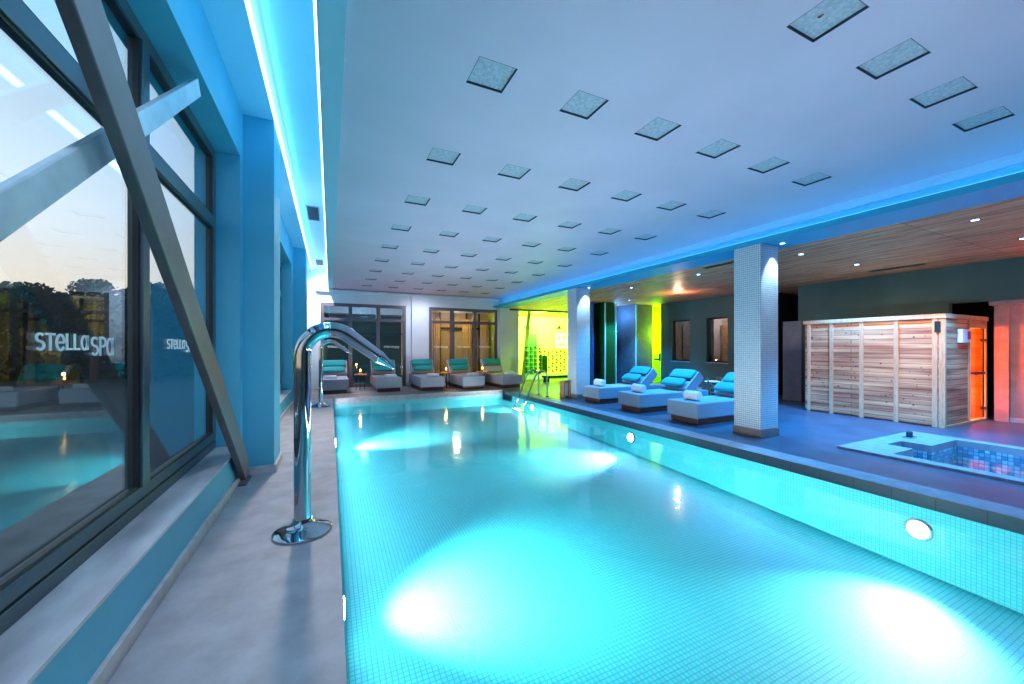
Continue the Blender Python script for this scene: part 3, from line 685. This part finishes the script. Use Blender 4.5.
# ------------------------------------------------------------------ fountains
def fountain(loc, s, dy, label):
    f = thing('fountain_spout', label, 'fountain', loc, 0, 'chrome water spouts on the left deck'); R = .057*s
    H = 1.53
    pts = [(0,0,.03),(0,0,.5),(0,0,1.0),(0,0,H-.20-.04)]
    ex, ez = .60, 1.17
    rc = .19; rs = [R]*4
    dn = math.radians(-37)   # final direction below horizontal
    for k in range(1, 15):
        a = PI - (PI/2 - dn)*k/14          # from pointing up to pointing down-right
        pts.append((rc+rc*math.cos(a), dy*(rc+rc*math.cos(a)), H-.24+rc*math.sin(a))); rs.append(R)
    px, _, pz = pts[-1]; L1 = (ex-px)/math.cos(dn)
    for k, q in enumerate((.25,.5,.72)): pts.append((px+L1*q*math.cos(dn), dy*(px+L1*q*math.cos(dn)), pz+L1*q*math.sin(dn))); rs.append(R*(1-.13*(k+1)/3))
    MB().tube(pts, rs, 32).build('pipe', M['chrome'], f, smooth=True)
    q0 = Vector(pts[-1]); dr = (Vector(pts[-1])-Vector(pts[-2])).normalized()
    MB().tube([q0, q0+dr*.02, q0+dr*.03, q0+dr*.15, q0+dr*.165], [R*.88,R*.92,R*.86,R*.30,R*.26], 32).build('nozzle', M['chrome'], f, smooth=True)
    MB().lathe([(.187,.0),(.196,.006),(.194,.016),(.175,.028),(.12,.045),(.085,.06),(.070,.085),(.066,.10)], n=48).build('base_flange', M['chrome'], f, smooth=True)
    return f
fountain((-.185,3.20,0), 1, .0, 'large chrome water spout arching over the pool edge near the camera')
fountain((-.20,9.75,0), .75, .0, 'smaller looking chrome water spout at the far end of the left deck')

# pool ladder
ld = thing('pool_ladder', 'chrome pool ladder with two arched rails at the far right pool corner', 'ladder', (5.3,9.25,0))
for s in (-.24,.24):
    P = [(0,s,0),(0,s,.56),(-.03,s,.64),(-.10,s,.70),(-.20,s,.71),(-.30,s,.66),(-.37,s,.56),(-.62,s,.0),(-.80,s,-.38)]
    MB().tube(P, .021, 14).build('rail', M['chrome'], ld, smooth=True)
    MB().lathe([(.05,.0),(.05,.012),(.03,.03),(.022,.03)], (0,s,0), 18).build('floor_flange', M['chrome'], ld, smooth=True)
for k, (x, z) in enumerate(((-.70,-.19),(-.77,-.33))): MB().box(x-.05,x+.05,-.23,.23,z-.012,z+.012).build('tread', M['chrome'], ld)

# ------------------------------------------------------------------ ceiling fittings
dl = empty('downlight')
MB().lathe([(.050,0),(.050,-.006),(.036,-.008),(.034,0)], n=20).build('trim_ring', M['chrome'], dl, smooth=True)
MB().lathe([(.032,-.003),(.032,-.006)], n=20).build('lens', M['lens_b'], dl)
dlw = empty('downlight')
MB().lathe([(.050,0),(.050,-.006),(.036,-.008),(.034,0)], n=20).build('trim_ring', M['chrome'], dlw, smooth=True)
MB().lathe([(.032,-.003),(.032,-.006)], n=20).build('lens', M['lens_w'], dlw)
DL = [(7.0,1.81,'b','nearest the camera'),(7.0,3.70,'b','just right of the near column'),(7.0,5.65,'b','left of the near column, above the nearest lounger'),(7.0,7.65,'b','beside the far column'),
      (8.8,1.83,'b','at the right edge of the photo'),(8.8,3.72,'b','near the long black slot vent'),(8.8,9.71,'b','in front of the showers'),(8.8,7.77,'w','glowing warm near the small windows')]
ub = uw = False
for x, y, k, lab in DL:
    if k == 'b': o = dl if not ub else copy_tree(dl); ub = True
    else: o = dlw; uw = True
    o.location = (x,y,ZW-.0005)
    tag(o, ('blue white' if k == 'b' else 'warm') + ' downlight in the timber ceiling, '+lab, 'downlight', 'downlights in the timber ceiling')
    if k == 'b': spot('downlight_beam', (x,y,ZW-.03), (x,y,0), 360, (.03,.40,1), 105, .5)
    else: spot('downlight_beam', (x,y,ZW-.03), (x,y,0), 60, (1,.75,.5), 100, .6)
for y, lab in ((3.45,'near'),(8.15,'far')):
    o = copy_tree(dl); o.location = (6.02,y-.02,ZW-.0005)
    tag(o, 'bright downlight washing the front face of the '+lab+' column', 'downlight', 'downlights at the columns')
    spot('column_wash', (6.02,y-.02,ZW-.02), (6.02,y+.12,1.4), 60, (.55,.80,1), 70, .7, .02)
for x0, y0, y1, lab in ((9.86,3.15,3.97,'above the sauna'),(6.55,4.35,5.15,'left of the near column'),(6.6,8.9,9.7,'behind the far column')):
    MB_ = MB().box(x0-.05,x0+.05,y0,y1,ZW-.012,ZW-.0005)
    v = tag(empty('slot_vent', (x0,y0,ZW)), 'long black slot vent in the timber ceiling '+lab, 'vent', 'slot vents in the timber ceiling')
    MB().box(-.06,.06,0,y1-y0,-.010,-.0005).build('frame', M['gasket'], v)
    s = MB()
    for q in (-.03,0,.03): s.box(q-.004,q+.004,.02,y1-y0-.02,-.018,-.0105)
    s.build('slats', M['alu'], v)

# ------------------------------------------------------------------ pool lamps
pl = empty('pool_lamp')
b = MB(); Rz = Matrix.Rotation(-PI/2, 4, 'Y')
def disc(r0, r1, x0, x1, m, name, par):
    q = MB(); q.lathe([(r0,x0),(r1,x1)], n=24); q.v = [tuple(Rz @ Vector(p)) for p in q.v]; return q.build(name, m, par, smooth=True)
disc(.10,.09,0,.015, M['chrome'], 'rim', pl); disc(.075,.06,.0155,.022, M['lens_p'], 'lens', pl)
PLs = [(4.897,1.61,-.33,1,'on the right pool wall nearest the camera'),(4.897,5.36,-.28,1,'on the right pool wall below the near loungers'),(4.897,9.1,-.27,1,'on the right pool wall near the ladder'),
       (.062,2.75,-.36,-1,'on the left pool wall beside the large spout'),(.062,7.3,-.30,-1,'on the left pool wall halfway along')]
for i, (x, y, z, s, lab) in enumerate(PLs):
    o = pl if i == 0 else copy_tree(pl); o.location = (x,y,z); o.rotation_euler.z = 0 if s > 0 else PI
    tag(o, 'round underwater lamp '+lab, 'pool lamp', 'underwater pool lamps')
POOLW = (.72,1,1)
for x, y, tx, ty, e, sz in ((4.84,1.55,3.4,1.35,560,74),(4.84,5.36,3.65,5.45,1250,70),(.10,2.95,1.35,2.95,1450,88),(.12,7.4,1.5,7.95,1900,72),(4.7,9.6,4.2,10.5,250,80)):
    spot('pool_beam', (x,y,-.17), (tx,ty,pf(ty)), e*.62, (1,1,1), sz, 1.0, .05)
strip('pool_fill', (4.87,YB/2+YP/2,-.19), (-1,0,0), 62, (1,.80,.96), .05, YP-YB-.3)  # added fill light along both pool walls, no strip fitted there
strip('pool_fill', (.09,YB/2+YP/2,-.19), (1,0,0), 100, (1,.80,.96), .05, YP-YB-.3)

# ------------------------------------------------------------------ LED coves and room lights
BL = (.0,.54,1)
Ymid, Ylen = (YB+YF)/2, YF-YB-.4
strip('cove_light', (-.02,Ymid,ZC+.17), (-.55,0,1), 16, BL, .06, Ylen)
strip('cove_light', (-.46,Ymid,3.80), (1,0,.25), 8, (.10,.60,1), .03, Ylen)
strip('ledge_light', (5.85,Ymid,ZW+.11), (1,0,.0), 8, BL, .05, Ylen)
# white spots in the cove throwing light down on the deck
spot('cove_spot', (-.30,7.3,ZK-.05), (-.33,6.2,0), 330, (1,.80,.70), 110, .6, .16)
spot('cove_spot', (-.30,12.9,ZK-.05), (.6,13.9,1.4), 260, (.85,.85,1), 130, .7, .05)
spot('cove_spot', (-.30,1.0,ZK-.05), (-.4,1.8,0), 100, (.6,.8,1), 120, .6, .05)
light('POINT', 'spa_fill', (7.2,.9,-.3), 9, (.7,.9,1), shadow_soft_size=.06)  # added to brighten the whirlpool, no lamp fitted there
# far wall wash
spot('wall_wash', (2.9,12.6,3.0), (2.9,13.9,1.2), 50, (.75,.80,1), 130, .8, .1)
# lime room
for x, y, e in ((8.3,14.6,900),(10.8,14.8,800)):
    spot('lime_light', (x,y,2.75), (x+.4,17.2,.9), e*1.5, (.76,1,.20), 140, .5, .12)
spot('lime_light', (8.6,12.6,2.8), (8.2,12.8,0), 260, (.45,1,.02), 120, .7, .12)
spot('lime_light', (8.0,12.9,.3), (7.8,12.2,2.9), 70, (.58,1,.02), 130, .8, .12)
light('POINT', 'lime_light', (11.1,10.35,1.8), 70, (.55,1,.02), shadow_soft_size=.1)
light('POINT', 'shower_light', (9.35,11.1,2.5), 25, (.1,.4,1), shadow_soft_size=.1)
# sauna and recess
light('POINT', 'sauna_light', (10.3,3.4,1.55), 70, (1,.40,.05), shadow_soft_size=.1)
light('POINT', 'sauna_light', (10.7,3.1,.5), 25, (1,.40,.05), shadow_soft_size=.1)
light('POINT', 'recess_light', (10.85,1.4,1.9), 9, (1,.48,.40), shadow_soft_size=.08)
spot('sauna_wash', (7.9,2.6,ZW-.03), (9.3,3.7,1.1), 140, (1,.66,.46), 90, .8, .05)
# rooms beyond
light('POINT', 'room_light', (4.8,15.6,2.5), 60, (1,.68,.32), shadow_soft_size=.15)
light('POINT', 'room_light', (12.2,8.0,2.4), 30, (1,.8,.65), shadow_soft_size=.15)
light('POINT', 'room_light', (12.4,10.3,2.4), 20, (.8,.85,1), shadow_soft_size=.15)
light('POINT', 'timber_warm_fill', (8.8,7.77,2.62), 14, (1,.65,.4), shadow_soft_size=.05)  # added to warm the timber ceiling, hangs free below the warm downlight
light('POINT', 'terrace_light', (1.2,16.3,2.6), 30, (.2,.6,1), shadow_soft_size=.15)

# ------------------------------------------------------------------ outside
struct('floor', MB().box(-60,-1.2,-30,60,-.4,-.25), M['ground'], label='dark ground outside the windows')
def tree(x, y, hgt, r, lab):
    t = thing('tree', lab, 'tree', (x,y,-.25), 0, 'dark trees outside the left window')
    MB().tube([(0,0,0),(.05,0,hgt*.5),(0,.1,hgt*.8)], [.16,.11,.05], 8).build('trunk', M['bark'], t)
    b = MB()
    for k in range(900):
        a = random.uniform(0, 2*PI); el = random.uniform(-.6, 1.3); rr = r*random.uniform(.45, 1.05)
        c = Vector((rr*math.cos(a)*math.cos(el), rr*math.sin(a)*math.cos(el), hgt-r*.75+rr*.8*math.sin(el)))
        s = random.uniform(.07,.14)*r/1.2
        d1 = Vector((random.gauss(0,1),random.gauss(0,1),random.gauss(0,1))).normalized()*s; d2 = d1.orthogonal().normalized()*s*.7; d3 = d1.cross(d2).normalized()*s*.5
        b._add([c+d1,c+d2,c-d1,c-d2,c+d3,c-d3], [(0,1,4),(1,2,4),(2,3,4),(3,0,4),(1,0,5),(2,1,5),(3,2,5),(0,3,5)])
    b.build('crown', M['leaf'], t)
TR = [(-15.4,23.4,4.5,.85),(-13.4,23.6,4.25,.8),(-11.5,23.4,4.3,.8),(-9.6,23.6,4.6,.85),(-7.6,23.4,4.6,.85),(-5.6,23.6,4.3,.8)]
TL = ['dark bushy tree at the left edge of the photo','dark tree outside, second from the left','low dark tree outside, above the word STELLA','dark tree outside, just left of the window mullion','dark tree outside, seen past the window mullion','dark tree outside, behind the wide steel brace']
for a, l in zip(TR, TL): tree(*a, l)
hd = MB()
hd.box(-34,-2.5,26.2,27.2,-.25,3.9)
for k in range(3600):
    x = random.uniform(-34, -2.5); y = 26.1+random.uniform(-.7,.7); z = random.uniform(-.2, 4.0+.25*math.sin(x*1.3)+.2*math.sin(x*3.1)); s = random.uniform(.12,.26)
    c = Vector((x,y,z)); d1 = Vector((random.gauss(0,1),random.gauss(0,1),random.gauss(0,1))).normalized()*s; d2 = d1.orthogonal().normalized()*s; d3 = d1.cross(d2).normalized()*s*.6
    hd._add([c+d1,c+d2,c-d1,c-d2,c+d3,c-d3], [(0,1,4),(1,2,4),(2,3,4),(3,0,4),(1,0,5),(2,1,5),(3,2,5),(0,3,5)])
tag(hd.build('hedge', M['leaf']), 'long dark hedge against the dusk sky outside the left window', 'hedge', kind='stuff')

# world: dusk sky
w = bpy.data.worlds.new('dusk'); SC.world = w; w.use_nodes = True; N = w.node_tree.nodes; L = w.node_tree.links
bg = N['Background']; tc = N.new('ShaderNodeTexCoord'); sp = N.new('ShaderNodeSeparateXYZ'); rp = N.new('ShaderNodeValToRGB')
L.new(tc.outputs['Generated'], sp.inputs[0]); L.new(sp.outputs['Z'], rp.inputs[0]); L.new(rp.outputs[0], bg.inputs[0])
e = rp.color_ramp.elements; e[0].position = 0; e[0].color = (.95,.62,.42,1); e[1].position = 1; e[1].color = (.16,.30,.52,1)
for p, c in ((.10,(.95,.74,.60,1)),(.24,(.80,.80,.84,1)),(.5,(.45,.62,.80,1))):
    q = e.new(p); q.color = c
bg.inputs[1].default_value = 1.0

# ------------------------------------------------------------------ camera and view
cam = bpy.data.cameras.new('camera'); co = bpy.data.objects.new('camera', cam); COL.objects.link(co)
co.location = (0,0,1.35); co.rotation_euler = (PI/2, 0, -math.atan(181.5/385))
cam.sensor_width = 36; cam.lens = 36*385/1024; cam.shift_y = 5/1024; cam.clip_start = .05; cam.clip_end = 300
SC.camera = co
SC.view_settings.view_transform = 'Standard'; SC.view_settings.look = 'None'
SC.view_settings.gamma = 1; SC.view_settings.use_curve_mapping = False
SC.view_settings.exposure = 0.75
cy = SC.cycles
cy.use_denoising = True
try: cy.denoiser = 'OPENIMAGEDENOISE'
except Exception: pass
cy.max_bounces = 8; cy.diffuse_bounces = 4; cy.glossy_bounces = 4; cy.transparent_max_bounces = 16
cy.sample_clamp_indirect = 6; cy.caustics_reflective = False; cy.caustics_refractive = False
